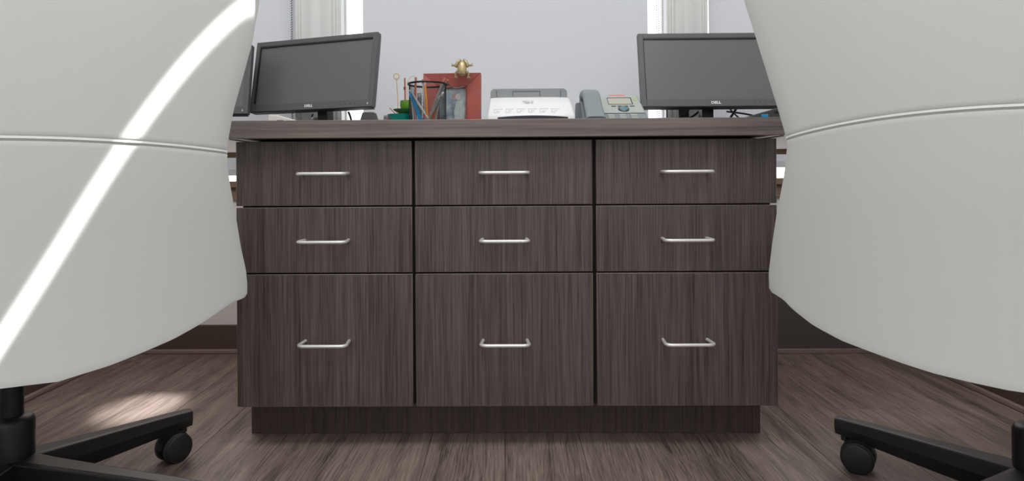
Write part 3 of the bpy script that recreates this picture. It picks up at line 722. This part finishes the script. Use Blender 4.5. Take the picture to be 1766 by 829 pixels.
# ---- brass frog on the frame
def frog():
    t = thing('frog_figurine', 'small brass frog clinging head-down on top of the red frame', 'figurine', (-.1185, 1.728, .915))
    ch = []
    def skin(name, pts, edges, rad, sub=2):
        me = bpy.data.meshes.new(name); me.from_pydata(pts, edges, []); me.materials.append(M['brass'])
        o = bpy.data.objects.new(name, me); COL.objects.link(o); o.parent = t
        md = o.modifiers.new('skin', 'SKIN'); md.use_smooth_shade = True
        for i, r_ in enumerate(rad): me.skin_vertices[0].data[i].radius = r_ if isinstance(r_, tuple) else (r_, r_)
        me.skin_vertices[0].data[0].use_root = True
        sb = o.modifiers.new('sub', 'SUBSURF'); sb.levels = sub; sb.render_levels = sub
        return o
    # z up the picture; rump at top, head at the bottom
    skin('body', [(0, -.004, .040), (0, -.008, .030), (0, -.010, .018), (0, -.011, .008), (0, -.010, .000), (0, -.009, -.006)], [(0, 1), (1, 2), (2, 3), (3, 4), (4, 5)],
         [(.008, .007), (.0125, .010), (.0150, .011), (.0135, .010), (.0115, .0085), (.0045, .004)])
    for s in (-1, 1):
        skin('hind_leg', [(s*.004, -.004, .043), (s*.010, -.010, .038), (s*.0175, -.013, .026), (s*.014, -.009, .020), (s*.023, -.006, .026), (s*.030, -.003, .034), (s*.031, -.003, .027)],
             [(0, 1), (1, 2), (2, 3), (2, 4), (4, 5), (4, 6)], [.0048, .0048, .0036, .0026, .0022, .0018, .0018], 1)
        skin('front_leg', [(s*.007, -.010, .010), (s*.0155, -.009, .010), (s*.0190, -.008, .002), (s*.0165, -.006, -.007), (s*.0240, -.005, -.008), (s*.0130, -.005, -.012)],
             [(0, 1), (1, 2), (2, 3), (3, 4), (3, 5)], [.0042, .0038, .0030, .0024, .0018, .0018], 1)
        link('eye', ball(B(), (s*.0058, -.0165, .003), .0024, 2), 'brass', t, smooth=True)
frog()

# ---- scanner
def quad_slab(bm, f0, f1):
    a = [bm.verts.new(p) for p in f0]; b_ = [bm.verts.new(p) for p in f1]
    n = len(a); bm.faces.new(a); bm.faces.new(b_[::-1])
    for i in range(n): bm.faces.new([a[i], b_[i], b_[(i+1) % n], a[(i+1) % n]])
t = thing('document_scanner', 'white compact document scanner with a grey top flap', 'scanner', (.071, 1.60, ZT))
def rr(x0, x1, y, z0, z1, r, n=5, low=0):
    """front outline, rounded on top"""
    p = [(x0, y, z0), (x1, y, z0)]
    for k in range(n+1):
        a = math.pi/2*k/n; p.append((x1-r+r*math.cos(a), y, z1-r+r*math.sin(a)))
    for k in range(n+1):
        a = math.pi/2+math.pi/2*k/n; p.append((x0+r+r*math.cos(a), y, z1-r+r*math.sin(a)))
    return p
bm = B()
lv = []
for (w_, y0, z, arc) in ((.116, -.012, .000, .010), (.116, -.012, .016, .012), (.1145, -.010, .030, .012), (.112, .030, .060, .010), (.1100, .085, .0860, .008), (.108, .110, .0905, .004), (.106, .14, .090, 0), (.106, .15, 0, 0)):
    lv.append([bm.verts.new((w_*u, y0 - arc*(1-u*u) + .008*abs(u)**6, z)) for u in [-1 + i/8 for i in range(17)]])
for a, b_ in zip(lv, lv[1:]):
    for i in range(16): bm.faces.new([a[i], a[i+1], b_[i+1], b_[i]])
bm.faces.new([r[0] for r in lv][::-1]); bm.faces.new([r[-1] for r in lv]); bm.faces.new(lv[0][::-1] + [] if False else [lv[0][i] for i in range(17)][::-1] + [lv[-1][i] for i in range(17)])
body = link('housing', bm, 'scan_white', t, bevel=.003, smooth=True)
bm = B(); quad_slab(bm, rr(-.1095, .1085, .135, .030, .119, .012), rr(-.1075, .1065, .150, .030, .119, .012))
link('top_flap', bm, 'scan_grey', t, bevel=.0015, smooth=True)
for x0, x1, z0, z1 in ((-.093, -.091, .093, .113), (.089, .091, .093, .113), (-.047, -.045, .097, .112), (.030, .032, .097, .112), (-.045, .030, .1105, .112)):
    bx('flap_rib', 'phone_dark', x0, x1, .1335, .1355, z0, z1, t)
bm = B()
lo = [(-.088+.182*i/16, -.0255 + .0, .0225 + .0045*(1-((i-8)/8)**2)) for i in range(17)]
quad_slab(bm, [(x, y, z) for x, y, z in lo] + [(.094, -.0255, .004), (-.088, -.0255, .004)], [(x, .0, z) for x, y, z in lo] + [(.094, .0, .004), (-.088, .0, .004)])
link('exit_slot', bm, 'black_plastic', t)
# sloping front: print marks follow the slope from z=.030 to .060 (y -.022 -> .020)
def on_slope(u, zz):
    k = (zz-.030)/.030; w_ = .1145+(.112-.1145)*k; y0 = -.010+.040*k; arc = .012-.002*k
    return Vector((w_*u, y0 - arc*(1-u*u) + .008*abs(u)**6 - .0008, zz))
def mark(bm, u0, u1, z0, z1):
    f = [bm.verts.new(on_slope(u, z)) for u, z in ((u0, z0), (u1, z0), (u1, z1), (u0, z1))]; b_ = [bm.verts.new(v.co + Vector((0, .0007, -.0004))) for v in f]
    bm.faces.new(f); bm.faces.new(b_[::-1])
    for i in range(4): bm.faces.new([f[i], b_[i], b_[(i+1) % 4], f[(i+1) % 4]])
for k in range(6):
    bm = B(); u = -.86 + k*.265; z0, z1 = .036, .0475
    mark(bm, u, u+.20, z1-.0011, z1); mark(bm, u, u+.012, z0, z1); mark(bm, u, u+.13-.02*(k % 3), z0, z0+.0011); mark(bm, u+.05, u+.14, z0+.004+.001*(k % 2), z0+.0052+.001*(k % 2))
    link('icon_print', bm, 'scan_mark', t)
bm = B()
for a, b_, z in ((-.20, -.03, .0705), (-.14, -.02, .0655), (.0, .07, .070), (.02, .05, .0655)):
    k = (z-.060)/.0305
    yy = .030+.055*k-.010
    box(bm, a*.11, b_*.11, yy-.0035, yy, z, z+.0014)
link('faint_lettering', bm, 'scan_mark', t)
cable('black cable end lying right of the scanner', [(.180, 1.66, .7615), (.205, 1.62, .776), (.224, 1.60, .7615)], .0028)

# ---- desk phone
t = thing('desk_phone', 'blue-grey desk phone with a small display and handset on its left', 'telephone', (.300, 1.635, ZT))
PM = Matrix.Translation((0, 0, .012)) @ Matrix.Rotation(R(38), 4, 'X')   # inclined fascia: local y runs up the slope
bm = B()
prism(bm, [(-.012, 0), (.155, 0), (.120, .094), (.110, .098), (-.012, .013)], 'x', -.092, .092)
# taper: narrower at the top
for v in bm.verts: v.co.x *= 1 - .10*max(v.co.z, 0)/.095
link('body', bm, 'phone_grey', t, bevel=.006, smooth=True)
a0 = Vector((0, -.012, .013)); a1 = Vector((0, .110, .098)); up = (a1-a0).normalized(); nrm = Vector((0, -up.z, up.y)); Ls = (a1-a0).length
def slab(name, x0, x1, v0, v1, h0, h1, mat, par=t, bevel=.0006, tp=0.0):
    bm = B(); co = []
    for hh_ in (h0, h1):
        for x, v in ((x0, v0), (x1, v0), (x1, v1), (x0, v1)):
            p = a0 + up*(v*Ls) + nrm*hh_; co.append((x*(1-tp*v), p.y, p.z))
    v = [bm.verts.new(c) for c in co]
    for f in ((3, 2, 1, 0), (4, 5, 6, 7), (0, 1, 5, 4), (1, 2, 6, 5), (2, 3, 7, 6), (3, 0, 4, 7)): bm.faces.new([v[i] for i in f])
    return link(name, bm, mat, par, bevel=bevel, smooth=True)
fas = slab('fascia', -.034, .086, .30, .95, .0, .004, 'phone_silver', tp=.10, bevel=.002)
slab('display_bezel', -.010, .058, .60, .86, .0035, .0052, 'key_dark', fas)
slab('display', -.009, .055, .60, .825, .0045, .0060, 'phone_lcd', fas)
for k in range(4): slab('soft_key', -.004+.017*k, .009+.017*k, .515, .535, .0035, .0055, 'key_dark', fas)
slab('message_lamp', .0, .045, .955, 1.0, .0, .0035, 'phone_lens', bevel=.0012)
for k in range(2): slab('key_mark', .064, .073, .73+.07*k, .77+.07*k, .0035, .005, 'key_green', fas)
p = a0 + up*(.415*Ls) + nrm*.003
q = Matrix.Translation((.0275, p.y, p.z)) @ nrm.to_track_quat('Z', 'Y').to_matrix().to_4x4()
nb = link('navigation_ring', lathe(B(), [(.0150, 0), (.0150, .003), (.0125, .0042), (.0125, .002)], 30, q), 'key_dark', fas, smooth=True)
link('navigation_button', lathe(B(), [(.0124, 0), (.0124, .004), (.010, .0052), (.001, .0056)], 30, q), 'phone_blue', fas, smooth=True)
for r_ in range(4):
    for c_ in range(3): slab('dial_key', -.020+.031*c_, -.002+.031*c_, .045+.062*r_-.02, .085+.062*r_-.02, 0, .003, 'phone_silver')
hs = thing('telephone_handset', 'blue-grey handset resting on the left side of the desk phone', 'telephone handset', (.236, 1.60, ZT))
bm = B(); st = []
cl_ = [(-.045, .004, .020), (-.030, .028, .034), (-.0, .048, .060), (.030, .072, .088), (.060, .105, .0995), (.075, .130, .094)]
path = spline([(0, y*1.0, z) for (_, y, z) in [(0, -.030, .012), (0, -.010, .030), (0, .020, .058), (0, .050, .084), (0, .085, .0960), (0, .108, .088)]], 5)
n = len(path); rings = []
for i, p in enumerate(path):
    tt = (path[min(i+1, n-1)] - path[max(i-1, 0)]).normalized(); nn = Vector((0, -tt.z, tt.y))
    u = i/(n-1); wv = .0235 + .003*abs(2*u-1)**3; th = .010 + .006*(abs(2*u-1)**2)
    ring = []
    for k in range(20):
        a = 2*math.pi*k/20; c, s = math.cos(a), math.sin(a); e = .55
        ring.append(bm.verts.new(p + Vector((1, 0, 0))*wv*math.copysign(abs(c)**e, c) + nn*th*math.copysign(abs(s)**e, s)))
    rings.append(ring)
for a, b_ in zip(rings, rings[1:]):
    for k in range(20): bm.faces.new([a[k], a[(k+1) % 20], b_[(k+1) % 20], b_[k]])
bm.faces.new(rings[0][::-1]); bm.faces.new(rings[-1])
link('grip', bm, 'phone_grey', hs, bevel=.003, smooth=True)
bm = B(); prism(bm, [(-.030, .0), (.13, .0), (.120, .074), (.100, .078), (-.020, .006)], 'x', -.096, -.057)
link('cradle', bm, 'phone_dark', t, bevel=.004, smooth=True)
